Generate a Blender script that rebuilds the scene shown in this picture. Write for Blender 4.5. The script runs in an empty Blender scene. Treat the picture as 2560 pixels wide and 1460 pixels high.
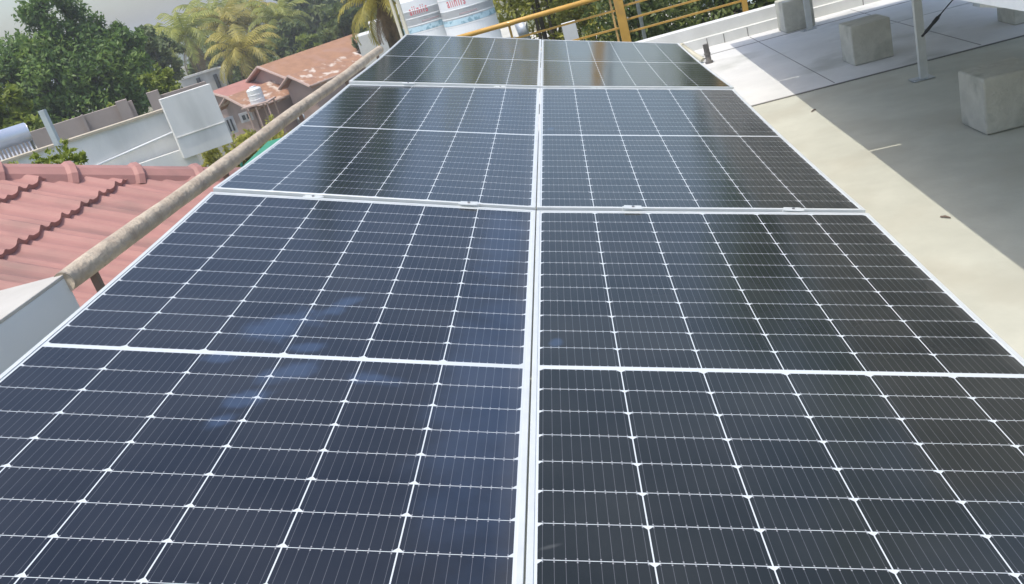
import bpy, math, random
import numpy as np
from mathutils import Matrix, Vector
random.seed(7)
rng = np.random.default_rng(11)
scene = bpy.context.scene
COL = scene.collection
rad = math.radians

# ------------------------------------------------------------------ camera, sky, sun
CAM = Vector((0.2580, -2.9080, 0.8490))
R0 = (0.9636270303589547, 0.03730994846849445, -0.2646335468281762)
R1 = (-0.23035626270555315, -0.38607473502792006, -0.8932425713127715)
R2 = (-0.13549516077673182, 0.9217126812181765, -0.363437470120636)
cd = bpy.data.cameras.new('camera'); cam = bpy.data.objects.new('camera', cd); COL.objects.link(cam)
cam.matrix_world = Matrix(((R0[0], -R1[0], -R2[0], CAM.x), (R0[1], -R1[1], -R2[1], CAM.y), (R0[2], -R1[2], -R2[2], CAM.z), (0, 0, 0, 1)))
cd.sensor_width = 36; cd.lens = 2176.78 / 2560 * 36; cd.clip_start = .05; cd.clip_end = 6000
scene.camera = cam

SUN = Vector((-.20, -.22, 1)).normalized()
w = bpy.data.worlds.new('World'); scene.world = w; w.use_nodes = True
wn = w.node_tree; bg = wn.nodes['Background']
sky = wn.nodes.new('ShaderNodeTexSky'); sky.sky_type = 'NISHITA'; sky.sun_disc = False
sky.sun_elevation = math.asin(SUN.z); sky.sun_rotation = math.atan2(SUN.x, SUN.y)
sky.air_density = 1.1; sky.dust_density = 3.2; sky.ozone_density = .9; sky.altitude = 100
wn.links.new(sky.outputs[0], bg.inputs[0]); bg.inputs[1].default_value = .15
sl = bpy.data.lights.new('sun', 'SUN'); so = bpy.data.objects.new('sun', sl); COL.objects.link(so)
sl.energy = 2.0; sl.angle = rad(.5); sl.color = (1, .935, .83)
so.rotation_euler = SUN.to_track_quat('Z', 'Y').to_euler(); so.location = (0, 0, 30)
scene.view_settings.view_transform = 'Standard'; scene.view_settings.look = 'None'
scene.view_settings.gamma = 1; scene.view_settings.exposure = .60
scene.render.resolution_x = 1024; scene.render.resolution_y = 584

# ------------------------------------------------------------------ helpers
class MB:
    def __init__(s): s.v = []; s.f = []; s.m = []; s.mats = []
    def mi(s, m):
        if m not in s.mats: s.mats.append(m)
        return s.mats.index(m)
    def add(s, vs, fs, m):
        o = len(s.v); s.v += [tuple(v) for v in vs]; k = s.mi(m)
        for f in fs: s.f.append(tuple(i + o for i in f)); s.m.append(k)
    def box(s, lo, hi, m, M=None):
        x0, y0, z0 = lo; x1, y1, z1 = hi
        vs = [(x0,y0,z0),(x1,y0,z0),(x1,y1,z0),(x0,y1,z0),(x0,y0,z1),(x1,y0,z1),(x1,y1,z1),(x0,y1,z1)]
        if M is not None: vs = [M @ Vector(v) for v in vs]
        s.add(vs, [(0,3,2,1),(4,5,6,7),(0,1,5,4),(1,2,6,5),(2,3,7,6),(3,0,4,7)], m)
    def tube(s, pts, r, m, n=12, cap=True):
        pts = [Vector(p) for p in pts]; rs = r if isinstance(r, (list, tuple)) else [r] * len(pts)
        vs = []; fs = []; up = Vector((0, 0, 1))
        for i, p in enumerate(pts):
            d = (pts[min(i+1, len(pts)-1)] - pts[max(i-1, 0)]).normalized()
            a = d.cross(up if abs(d.z) < .95 else Vector((0, 1, 0))).normalized(); b = d.cross(a)
            for k in range(n):
                t = 2*math.pi*k/n; vs.append(p + (a*math.cos(t) + b*math.sin(t)) * rs[i])
        for i in range(len(pts)-1):
            for k in range(n):
                k2 = (k+1) % n; fs.append((i*n+k, i*n+k2, (i+1)*n+k2, (i+1)*n+k))
        if cap: fs.append(tuple(range(n))); fs.append(tuple(reversed(range((len(pts)-1)*n, len(pts)*n))))
        s.add(vs, fs, m)
    def lathe(s, prof, m, n=40, c=(0, 0, 0)):
        vs = []; fs = []
        for r, z in prof:
            for k in range(n):
                t = 2*math.pi*k/n; vs.append((c[0]+r*math.cos(t), c[1]+r*math.sin(t), c[2]+z))
        for i in range(len(prof)-1):
            for k in range(n):
                k2 = (k+1) % n; fs.append((i*n+k, i*n+k2, (i+1)*n+k2, (i+1)*n+k))
        s.add(vs, fs, m)
    def build(s, name, parent=None, smooth=False, bevel=0):
        me = bpy.data.meshes.new(name); me.from_pydata(s.v, [], s.f); me.update()
        for m in s.mats: me.materials.append(m)
        me.polygons.foreach_set('material_index', s.m)
        if smooth: me.polygons.foreach_set('use_smooth', [True]*len(me.polygons))
        o = bpy.data.objects.new(name, me); COL.objects.link(o)
        if parent: o.parent = parent
        if bevel:
            b = o.modifiers.new('bevel', 'BEVEL'); b.width = bevel; b.segments = 3; b.limit_method = 'ANGLE'
        return o
def tag(o, label=None, cat=None, group=None, kind=None):
    if label: o['label'] = label
    if cat: o['category'] = cat
    if group: o['group'] = group
    if kind: o['kind'] = kind
    return o
def empty(name, loc=(0, 0, 0), M=None):
    o = bpy.data.objects.new(name, None); COL.objects.link(o); o.empty_display_size = .1
    if M is not None: o.matrix_world = M
    else: o.location = loc
    return o
def copy_tree(o, parent=None):
    c = o.copy(); COL.objects.link(c)
    if parent: c.parent = parent
    for ch in list(o.children): copy_tree(ch, c)
    return c
def pol(az, R, z):   # a ground bearing (degrees from +Y, clockwise) and distance from the roof where the viewer stands
    a = rad(az); return Vector((CAM.x + R*math.sin(a), CAM.y + R*math.cos(a), z))

# ---- materials
def principled(name):
    m = bpy.data.materials.new(name); m.use_nodes = True
    return m, m.node_tree, m.node_tree.nodes['Principled BSDF']
def mat(name, c1, c2=None, scale=4, rough=.8, bump=0, metal=0, detail=6, c3=None, s3=.7, th3=(.55, .7), stretch=(1, 1, 1), coat=0, spec=.5, bscale=None):
    m, nt, p = principled(name)
    p.inputs['Roughness'].default_value = rough; p.inputs['Metallic'].default_value = metal
    p.inputs['Coat Weight'].default_value = coat; p.inputs['Specular IOR Level'].default_value = spec
    if c2 is None: c2 = tuple(c*.82 for c in c1)
    tc = nt.nodes.new('ShaderNodeTexCoord'); mp = nt.nodes.new('ShaderNodeMapping'); mp.inputs['Scale'].default_value = stretch
    nt.links.new(tc.outputs['Object'], mp.inputs['Vector'])
    n = nt.nodes.new('ShaderNodeTexNoise'); n.inputs['Scale'].default_value = scale; n.inputs['Detail'].default_value = detail; n.inputs['Roughness'].default_value = .62
    nt.links.new(mp.outputs[0], n.inputs['Vector'])
    r = nt.nodes.new('ShaderNodeValToRGB'); r.color_ramp.elements[0].position = .32; r.color_ramp.elements[1].position = .68
    r.color_ramp.elements[0].color = (*c2, 1); r.color_ramp.elements[1].color = (*c1, 1)
    nt.links.new(n.outputs[0], r.inputs[0]); out = r.outputs[0]
    if c3 is not None:
        n3 = nt.nodes.new('ShaderNodeTexNoise'); n3.inputs['Scale'].default_value = s3; n3.inputs['Detail'].default_value = 7
        nt.links.new(mp.outputs[0], n3.inputs['Vector'])
        mr = nt.nodes.new('ShaderNodeMapRange'); mr.inputs[1].default_value = th3[0]; mr.inputs[2].default_value = th3[1]
        nt.links.new(n3.outputs[0], mr.inputs[0])
        mx = nt.nodes.new('ShaderNodeMix'); mx.data_type = 'RGBA'; nt.links.new(mr.outputs[0], mx.inputs[0])
        nt.links.new(out, mx.inputs[6]); mx.inputs[7].default_value = (*c3, 1); out = mx.outputs[2]
    nt.links.new(out, p.inputs['Base Color'])
    if bump:
        b = nt.nodes.new('ShaderNodeBump'); b.inputs['Strength'].default_value = 1; b.inputs['Distance'].default_value = bump
        n2 = nt.nodes.new('ShaderNodeTexNoise'); n2.inputs['Scale'].default_value = bscale or scale*4; n2.inputs['Detail'].default_value = 5
        nt.links.new(mp.outputs[0], n2.inputs['Vector']); nt.links.new(n2.outputs[0], b.inputs['Height']); nt.links.new(b.outputs[0], p.inputs['Normal'])
    return m
def leafmat(name, c1, c2, c3, scale=.9):
    m, nt, p = principled(name)
    tc = nt.nodes.new('ShaderNodeTexCoord'); n = nt.nodes.new('ShaderNodeTexNoise'); n.inputs['Scale'].default_value = scale; n.inputs['Detail'].default_value = 8; n.inputs['Roughness'].default_value = .75
    nt.links.new(tc.outputs['Object'], n.inputs['Vector'])
    r = nt.nodes.new('ShaderNodeValToRGB'); e = r.color_ramp.elements
    e[0].position = .33; e[0].color = (*c1, 1); e[1].position = .7; e[1].color = (*c3, 1); x = e.new(.52); x.color = (*c2, 1)
    nt.links.new(n.outputs[0], r.inputs[0]); nt.links.new(r.outputs[0], p.inputs['Base Color'])
    p.inputs['Roughness'].default_value = .55
    tr = nt.nodes.new('ShaderNodeBsdfTranslucent'); nt.links.new(r.outputs[0], tr.inputs[0])
    ms = nt.nodes.new('ShaderNodeMixShader'); ms.inputs[0].default_value = .42
    nt.links.new(p.outputs[0], ms.inputs[1]); nt.links.new(tr.outputs[0], ms.inputs[2])
    nt.links.new(ms.outputs[0], nt.nodes['Material Output'].inputs[0])
    return m

class E:   # small node-expression wrapper
    nt = None
    def __init__(s, sock): s.s = sock
    @staticmethod
    def op(o, *a):
        n = E.nt.nodes.new('ShaderNodeMath'); n.operation = o
        for i, x in enumerate(a):
            if isinstance(x, E): E.nt.links.new(x.s, n.inputs[i])
            else: n.inputs[i].default_value = x
        return E(n.outputs[0])
    def __add__(s, o): return E.op('ADD', s, o)
    def __sub__(s, o): return E.op('SUBTRACT', s, o)
    def __rsub__(s, o): return E.op('SUBTRACT', o, s)
    def __mul__(s, o): return E.op('MULTIPLY', s, o)
    def __truediv__(s, o): return E.op('DIVIDE', s, o)
    def __lt__(s, o): return E.op('LESS_THAN', s, o)
    def __gt__(s, o): return E.op('GREATER_THAN', s, o)
    def fract(s): return E.op('FRACT', s)
    def abs(s): return E.op('ABSOLUTE', s)
def emin(a, b): return E.op('MINIMUM', a, b)
def emax(a, b): return E.op('MAXIMUM', a, b)

PW, PL = 1.134, 2.278
def panel_material(name, flip, smudge=(), ca=(.007, .0105, .019), cb=(.0115, .0155, .0255)):
    m, nt, p = principled(name); E.nt = nt
    tc = nt.nodes.new('ShaderNodeTexCoord'); sx = nt.nodes.new('ShaderNodeSeparateXYZ'); nt.links.new(tc.outputs['Object'], sx.inputs[0])
    u = E(sx.outputs[0]); v = E(sx.outputs[1])
    pu = (PW-.032)/6; ch = (PL-.05)/24
    U = (u + (PW/2-.016)) / pu; fu = U.fract(); du = emin(fu, 1 - fu) * pu
    d = (PL/2-.017) - v                         # distance from the far end of the laminate
    half = d > (12*ch + .008)
    V = (d - half * .016) / ch
    fv = V.fract(); dv = emin(fv, 1 - fv) * ch
    inband = ((d - (12*ch + .008)).abs() < .0078)
    out = emax(emax(U < 0.0, U > 6.0), emax(V < 0.0, V > 24.0))
    dside = ((1 - fv) if flip else fv) * ch
    cham = (du + dside) < .0108
    white = emax(emax(emax(du < .00125, dv < .00075), emax(inband, out)), cham)
    # bus wires and their solder pads
    bb = ((fu * 10).fract() - .5).abs() * (pu/10)
    wire = bb < .00042
    pad = emin(bb < .0012, emin(dv > .0022, E.op('LESS_THAN', dv, .0056)))
    n = nt.nodes.new('ShaderNodeTexNoise'); n.inputs['Scale'].default_value = 60; n.inputs['Detail'].default_value = 2; nt.links.new(tc.outputs['Object'], n.inputs['Vector'])
    # slight tone difference from one cell to the next
    cx = nt.nodes.new('ShaderNodeCombineXYZ'); nt.links.new(E.op('FLOOR', U).s, cx.inputs[0]); nt.links.new(E.op('FLOOR', V).s, cx.inputs[1])
    wnz = nt.nodes.new('ShaderNodeTexWhiteNoise'); wnz.noise_dimensions = '3D'; nt.links.new(cx.outputs[0], wnz.inputs['Vector'])
    cr = nt.nodes.new('ShaderNodeMix'); cr.data_type = 'RGBA'; nt.links.new(wnz.outputs[0], cr.inputs[0])
    cr.inputs[6].default_value = (*ca, 1); cr.inputs[7].default_value = (*cb, 1)
    def mix(fac, a, b):
        x = nt.nodes.new('ShaderNodeMix'); x.data_type = 'RGBA'
        nt.links.new(fac.s if isinstance(fac, E) else fac, x.inputs[0])
        nt.links.new(a, x.inputs[6])
        if isinstance(b, tuple): x.inputs[7].default_value = (*b, 1)
        else: nt.links.new(b, x.inputs[7])
        return x.outputs[2]
    c = mix(wire * .27, cr.outputs[2], (.30, .31, .34))
    c = mix(pad * .55, c, (.42, .43, .45))
    c = mix(white, c, (.58, .62, .64))
    # thin dust film, streaky
    mp = nt.nodes.new('ShaderNodeMapping'); mp.inputs['Scale'].default_value = (1, 1, 1); nt.links.new(tc.outputs['Object'], mp.inputs[0])
    dn = nt.nodes.new('ShaderNodeTexNoise'); dn.inputs['Scale'].default_value = 3.2; dn.inputs['Detail'].default_value = 7; nt.links.new(mp.outputs[0], dn.inputs['Vector'])
    mr = nt.nodes.new('ShaderNodeMapRange'); mr.inputs[1].default_value = .35; mr.inputs[2].default_value = .75; mr.inputs[3].default_value = .006; mr.inputs[4].default_value = .04; nt.links.new(dn.outputs[0], mr.inputs[0])
    edge = E.op('MULTIPLY', E.op('MAXIMUM', (u - (PW/2-.06)) / .06, 0.0), E(dn.outputs[0]) * .16)
    c = mix(E.op('ADD', E(mr.outputs[0]), edge), c, (.42, .41, .39))
    # water-wipe marks left on the glass
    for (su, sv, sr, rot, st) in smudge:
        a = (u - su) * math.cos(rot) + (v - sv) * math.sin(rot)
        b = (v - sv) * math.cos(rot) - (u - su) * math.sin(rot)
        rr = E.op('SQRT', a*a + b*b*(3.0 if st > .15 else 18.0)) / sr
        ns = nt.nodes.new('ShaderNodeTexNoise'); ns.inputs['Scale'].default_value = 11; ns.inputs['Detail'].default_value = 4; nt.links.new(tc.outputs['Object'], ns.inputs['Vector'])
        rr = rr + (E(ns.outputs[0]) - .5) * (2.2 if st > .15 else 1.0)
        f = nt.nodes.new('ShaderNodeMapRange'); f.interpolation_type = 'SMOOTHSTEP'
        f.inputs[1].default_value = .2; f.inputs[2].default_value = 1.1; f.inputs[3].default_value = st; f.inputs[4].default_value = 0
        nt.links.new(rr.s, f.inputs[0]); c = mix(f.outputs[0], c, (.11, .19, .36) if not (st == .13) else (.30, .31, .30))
    nt.links.new(c, p.inputs['Base Color'])
    p.inputs['Roughness'].default_value = .5; p.inputs['Specular IOR Level'].default_value = .03
    p.inputs['Coat Weight'].default_value = 1; p.inputs['Coat IOR'].default_value = 1.38
    rn = nt.nodes.new('ShaderNodeMapRange'); rn.inputs[1].default_value = .3; rn.inputs[2].default_value = .8; rn.inputs[3].default_value = .10; rn.inputs[4].default_value = .16
    nt.links.new(dn.outputs[0], rn.inputs[0]); nt.links.new(rn.outputs[0], p.inputs['Coat Roughness'])
    return m

M_alu = mat('anodised_aluminium', (.68, .71, .70), (.60, .63, .62), 14, .42, metal=.25)
M_back = mat('white_backsheet', (.88, .89, .88), rough=.6)
M_galv = mat('galvanised_steel', (.55, .58, .60), (.42, .45, .47), 22, .45, metal=.5)
M_bolt = mat('bolt_steel', (.35, .35, .36), rough=.4, metal=.8)

# ------------------------------------------------------------------ tilted solar array in front of the viewer
PM = Matrix(((.95952, -.00003, .28164), (.00225, .99997, -.00753), (-.28163, .00786, .95949)))
from mathutils import Quaternion
def _gs(Mx):
    a = Vector(Mx.col[0]).normalized(); b = Vector(Mx.col[1]); b = (b - a*a.dot(b)).normalized(); c = a.cross(b)
    return Matrix((a, b, c)).transposed()
PM = _gs(PM)
FIT = {(-1,0):(-.003,.0156,.0015,.002,-.0003,.0004,-.0173,-.0088), (1,0):(-.006,-.0148,-.001,-.0012,-.0059,-.0006,-.0131,.0036),
       (-1,1):(-.0044,.0154,.0033,.0035,.002,-.0023,-.0115,.0107), (1,1):(.0044,-.0186,-.0034,-.0035,.0019,.0003,-.0102,-.0007),
       (-1,2):(-.0022,.008,.0056,.0032,.0018,.0023,-.0116,-.0035), (1,2):(-.0115,-.0075,-.0052,-.004,.0005,-.0001,-.0106,-.0067)}
def sagf(sag, tw): return lambda x, y: sag*(1-(2*y/PL)**2) + tw*4*x*y/PW/PL
def frame_mesh(mb, zf):
    # four mitred aluminium bars, 30 mm deep, with a narrow lip lying over the glass; they follow the bow of the module
    lip = .0112; H = .032; top = .0022
    def strip(P0, P1, Q0, Q1, n):  # outer edge P0-P1, inner edge Q0-Q1
        vs = []; fs = []
        for i in range(n+1):
            t = i/n; a = Vector(P0).lerp(Vector(P1), t); b = Vector(Q0).lerp(Vector(Q1), t)
            za = zf(a.x, a.y); zb = zf(b.x, b.y); o = (a-b).normalized() * .0012
            vs += [(a.x, a.y, za-H), (a.x, a.y, za+top-.0012), (a.x-o.x, a.y-o.y, za+top), (b.x, b.y, zb+top), (b.x, b.y, zb-.0005)]
        for i in range(n):
            for k in range(4): fs.append((i*5+k, (i+1)*5+k, (i+1)*5+k+1, i*5+k+1))
        mb.add(vs, fs, M_alu)
    hx, hy = PW/2, PL/2
    strip((-hx,-hy,0), (-hx,hy,0), (-hx+lip,-hy+lip,0), (-hx+lip,hy-lip,0), 24)
    strip((hx,hy,0), (hx,-hy,0), (hx-lip,hy-lip,0), (hx-lip,-hy+lip,0), 24)
    strip((hx,-hy,0), (-hx,-hy,0), (hx-lip,-hy+lip,0), (-hx+lip,-hy+lip,0), 12)
    strip((-hx,hy,0), (hx,hy,0), (-hx+lip,hy-lip,0), (hx-lip,hy-lip,0), 12)
def grid(mb, zf, dz, m, nx=8, ny=32, flip=False):
    vs = []; fs = []; hx, hy = PW/2-.002, PL/2-.002
    for j in range(ny+1):
        for i in range(nx+1):
            x = -hx+2*hx*i/nx; y = -hy+2*hy*j/ny; vs.append((x, y, zf(x, y)+dz))
    for j in range(ny):
        for i in range(nx):
            a = j*(nx+1)+i; q = (a, a+1, a+nx+2, a+nx+1); fs.append(q[::-1] if flip else q)
    mb.add(vs, fs, m)
SM = [(-.615, -.996, .13, .9), (-.52, -.9, .05, .4), (-.482, -.839, .055, .9), (-.526, -1.215, .085, .6), (-.52, -1.10, .05, .3), (-.344, -1.235, .065, 0), (-.583, -1.345, .06, .5), (-.612, -1.443, .045, .8), (-.70, -1.17, .05, .2)]
cL = (-(PW/2+.0015), -.010-PL/2)
PMAT_L = panel_material('cells_under_glass', True)
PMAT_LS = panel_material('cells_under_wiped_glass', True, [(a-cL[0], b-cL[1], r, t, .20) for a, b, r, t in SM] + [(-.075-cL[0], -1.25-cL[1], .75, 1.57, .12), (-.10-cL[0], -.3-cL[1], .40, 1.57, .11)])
PMAT_R = panel_material('cells_under_glass_right', False, [(.057-PW/2, -1.016+.010+PL/2, .035, 1.3, .2), (.036-PW/2, -1.775+.010+PL/2, .024, .4, .13)], (.010, .013, .0135), (.015, .0185, .0185))
def make_panel(M, zf, gm, label, group):
    t = empty('solar_panel', M=M); tag(t, label, 'solar panel', group)
    f = MB(); frame_mesh(f, zf); f.build('frame', t, smooth=False)
    g = MB(); grid(g, zf, 0, gm); g.build('glass_laminate', t, smooth=True)
    b = MB(); grid(b, zf, -.006, M_back, flip=True); b.build('backsheet', t, smooth=True)
    return t
def rodm(wv):
    wv = Vector(wv); a = wv.length
    return Quaternion(wv.normalized(), a).to_matrix() if a > 1e-9 else Matrix.Identity(3)
LAB = {(-1,0): 'nearest left solar panel with faint blue wipe marks on its glass', (1,0): 'nearest right solar panel, clean dark cells, beside the sunlit floor strip',
       (-1,1): 'left solar panel of the middle row, beside the plastered pipe', (1,1): 'right solar panel of the middle row, beside the bare floor',
       (-1,2): 'left solar panel of the farthest row, below the white tanks', (1,2): 'right solar panel of the farthest row, mirroring the yellow post'}
PGRP = 'solar panels of the tilted array in two columns'
def plane_pt(u, v, z=0): return PM @ Vector((u, v, z))
for (s, i), q in FIT.items():
    c = Vector((s*(PW/2+.0015), -.010-PL/2+i*(PL+.02), 0))
    Rm = PM @ rodm((q[0], q[1], 0)); loc = PM @ (c + Vector((s*.0001, q[4], q[5])))
    M = Rm.to_4x4(); M.translation = loc
    make_panel(M, sagf(q[6], q[7]), PMAT_R if s > 0 else (PMAT_LS if i == 0 else PMAT_L), LAB[(s, i)], PGRP)
# mid clamps in the gaps between rows
cl = MB(); cl.box((-.030, -.018, .002), (.030, .018, .0042), M_alu); cl.box((-.036, -.0088, -.03), (.036, .0088, .003), M_alu)
b_ = MB(); b_.tube([(0, 0, .0042), (0, 0, .0085)], .005, M_bolt, 6)
cm = cl.build('body'); bm_ = b_.build('bolt')
first = True
CN = {0: 'nearer', 1: 'farther'}
for i in (0, 1):
    for k, u in enumerate((-.78, -.235, .335, .885)):
        zc = {-1: -.002, 1: -.002}[-1 if u < 0 else 1] + (-.0156 if u < 0 else .0148) * ((u - (-.567 if u < 0 else .567))) * (1 if u < 0 else 1)
        M = PM.to_4x4(); M.translation = plane_pt(u, i*(PL+.02), zc + .001)
        e = empty('mid_clamp', M=M)
        pos = ('leftmost', 'second from left', 'second from right', 'rightmost')[k]
        tag(e, f'small bright aluminium clamp, {pos} of four, in the {CN[i]} gap between panel rows', 'clamp', 'clamps joining the panel rows')
        if first: cm.parent = e; bm_.parent = e; first = False
        else:
            for src in (cm, bm_):
                c = src.copy(); COL.objects.link(c); c.parent = e
# rails, purlins and legs below (seen at the edges)
for u, lb in ((-.80, 'under the left edge of the left column'), (-.265, 'under the inner half of the left column'), (.38, 'under the inner half of the right column'), (.98, 'under the right edge of the right column')):
    r = MB(); r.box((-.02, -2.4, -.078), (.02, 4.62, -.040), M_alu)
    o = r.build('mounting_rail'); M = PM.to_4x4(); M.translation = plane_pt(u, 0, -.012); o.matrix_world = M
    tag(o, 'long aluminium rail running away ' + lb, 'rail', 'rails carrying the solar panels')
for v, lb in ((-2.0, 'nearest'), (-.03, 'second nearest'), (2.26, 'second farthest'), (4.45, 'farthest')):
    e = empty('support_frame', M=PM.to_4x4()); e.matrix_world = Matrix.Translation(plane_pt(0, v, 0)) @ PM.to_4x4()
    tag(e, f'{lb} galvanised cross beam and legs below the tilted panels', 'support frame', 'frames below the panels')
    r = MB(); r.box((-1.13, -.025, -.145), (1.163, .025, -.095), M_galv); r.build('cross_beam', e)
    for u in (-1.02, 1.05):
        P = plane_pt(u, v, -.145); l = MB(); inv = (Matrix.Translation(plane_pt(0, v, 0)) @ PM.to_4x4()).inverted()
        l.box((P.x-.025, P.y-.025, -.748), (P.x+.025, P.y+.025, P.z), M_galv, inv); l.box((P.x-.08, P.y-.08, -.748), (P.x+.08, P.y+.08, -.74), M_galv, inv)
        l.build('leg', e)

# ------------------------------------------------------------------ the roof terrace
ZR = -.75
M_floorW = mat('floor_white_wash', (.66, .665, .65), (.56, .565, .555), 2.2, .75, bump=.002, c3=(.40, .41, .38), s3=1.6, th3=(.54, .75))
M_floorB = mat('floor_cement_beige', (.52, .525, .45), (.44, .445, .38), 3.4, .85, bump=.003, c3=(.42, .41, .34), s3=2.2, th3=(.5, .75))
M_pl_white = mat('white_wall_paint', (.66, .67, .645), (.58, .59, .57), 3, .7, bump=.002, c3=(.44, .45, .43), s3=1.5, th3=(.6, .8))
M_joint = mat('joint_dark', (.22, .22, .21), rough=.9)
M_chalk = mat('white_chalk_paint', (.82, .82, .78), (.70, .70, .66), 30, .9)
f = MB()
f.box((-1.80, 3.70, -10), (9, 6.90, ZR), M_floorW); f.box((-1.80, -9, -10), (9, 3.70, ZR-.004), M_floorB)
fl = f.build('roof_terrace'); tag(fl, kind='structure')
j = MB()
for y, wd in ((3.70, .012), (6.28, .010)): j.box((1.2, y-wd, ZR-.002), (9, y+wd, ZR+.002), M_joint)
j.box((3.0, 5.397, ZR-.003), (9, 5.403, ZR+.0015), M_joint)
for x in (2.05, 3.1, 4.3): j.box((x-.003, 3.75, ZR-.003), (x+.003, 6.7, ZR+.0017), M_joint)
j.build('floor_joint', fl)
# far stepped parapet
e = empty('stepped_parapet', (3.5, 6.8, ZR)); tag(e, 'long low white parapet with two bright ledges at the far roof edge', 'parapet wall')
def child(mb, name, e, **k):
    o = mb.build(name, e, **k); o.matrix_parent_inverse = Matrix.Translation(-Vector(e.location)); return o
p = MB(); p.box((-1.62, 6.76, ZR-.3), (9, 6.95, -.648), M_pl_white); child(p, 'lower_step', e)
p = MB(); p.box((-1.62, 6.835, -.648), (9, 7.02, -.53), M_pl_white); child(p, 'upper_step', e)
for x in (1.62, 1.80, 2.05, 3.25, 4.4): p = MB(); p.box((x-.004, 6.7565, ZR), (x+.004, 6.7605, -.655), M_joint); child(p, 'expansion_groove', e)
# left parapet and its taller end
M_shade_wall = mat('shade_tinted_white_plaster', (.70, .73, .73), (.64, .67, .67), 2.5, .8, bump=.002)  # white parapet plaster with the bluish cast of its shaded face in the colour
M_pil_top = mat('weathered_white_top', (.50, .49, .455), (.42, .41, .375), 5, .8, bump=.003, c3=(.42, .40, .36), s3=3, th3=(.58, .75))
e = empty('low_side_parapet', (-1.72, 3.4, -.9)); tag(e, 'low plastered parapet below the thick pipe along the left roof edge', 'parapet wall')
p = MB(); p.box((-1.82, -.07, -3), (-1.63, 6.76, -.17), M_pl_white); child(p, 'wall', e)
e = empty('tall_side_parapet', (-1.82, -3, -.9)); tag(e, 'taller white parapet end, sides coloured shade grey-blue, with sunlit white top at the left edge', 'parapet wall')
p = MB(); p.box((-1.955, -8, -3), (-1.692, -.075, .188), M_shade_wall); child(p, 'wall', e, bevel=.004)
p = MB(); p.box((-1.957, -8, .188), (-1.690, -.073, .2), M_pil_top); child(p, 'top_slab', e, bevel=.003)
# plastered pipe rail
M_pipe = mat('mud_plastered_pipe', (.54, .47, .37), (.37, .305, .235), 11, .95, bump=.018, c3=(.37, .31, .25), s3=8, th3=(.54, .70), bscale=22)
M_postb = mat('brown_steel_post', (.20, .15, .12), rough=.7)
e = empty('pipe_handrail', (-1.7, 3, -.17)); tag(e, 'thick rough beige pipe rail running along the left roof edge', 'handrail')
N = 90; pts = []; rs = []
for i in range(N+1):
    y = -.085 + 6.40*i/N; pts.append((-1.70 + .004*math.sin(y*1.7), y, .169 + .0012*y + .003*math.sin(y*2.3+1))); rs.append(.0405 + .0012*math.sin(y*5) + .0006*math.sin(y*13))
p = MB(); p.tube(pts, rs, M_pipe, 20); child(p, 'pipe', e, smooth=True)
for y in (.10, 1.56, 3.1, 4.6, 6.1):
    p = MB(); p.box((-1.713, y-.013, -.17), (-1.687, y+.013, .17), M_postb); child(p, 'post', e)
# twin cream vertical pipes at the far left corner
M_cream = mat('cream_pvc', (.58, .56, .44), (.48, .46, .36), 6, .5)
for x, lb in ((-1.545, 'left of a pair, cream upright pipe beside the white tanks'), (-1.475, 'right of a pair, cream upright pipe beside the white tanks')):
    p = MB(); p.tube([(x, 6.885, -.53), (x-.006, 6.885, 1.9)], .0165 if x < -1.5 else .021, M_cream, 14); o = p.build('upright_pipe', smooth=True); tag(o, lb, 'pipe', 'pair of cream upright pipes')
for i_, (x, y, a, l, lb) in enumerate(((1.648, .81, -.9, .045, 'short dark rod standing for a shadow on the sunlit cement strip nearest the viewer'), (1.722, 3.125, .75, .055, 'thin dark rod standing for a shadow across the far part of the sunlit cement strip'))):  # thin dark rods added in place of small cast shadows on the floor
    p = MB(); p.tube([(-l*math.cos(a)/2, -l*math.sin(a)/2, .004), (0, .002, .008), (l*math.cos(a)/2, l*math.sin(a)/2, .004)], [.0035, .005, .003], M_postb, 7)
    o = p.build('shadow_mark', smooth=True); o.location = (x, y, ZR - .003); tag(o, lb, 'shadow_mark', 'added shadow marks on the roof floor')
# concrete blocks
M_conc = mat('cast_concrete', (.56, .555, .48), (.44, .435, .375), 6, .95, bump=.006, c3=(.33, .33, .28), s3=5, th3=(.5, .68), bscale=40)
blk = MB(); blk.box((-.15, -.15, 0), (.15, .15, .302), M_conc)
bl0 = blk.build('concrete_block', bevel=.012)
BL = [((2.462, 4.255), 0, 'grey concrete block standing between the two white support posts'), ((2.392, 1.90), .5, 'large near concrete block at the right edge of the photo'),
      ((2.487, 6.475), .5, 'far concrete block against the stepped parapet, behind the thin post'), ((3.645, 4.22), -2, 'farthest right concrete block, half hidden under the second array')]
for n_, ((x, y), rz, lb) in enumerate(BL):
    o = bl0 if n_ == 0 else bl0.copy()
    if n_: COL.objects.link(o)
    o.location = (x, y, ZR); o.rotation_euler.z = rad(rz); tag(o, lb, 'concrete block', 'concrete blocks weighing down the second array')
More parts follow.
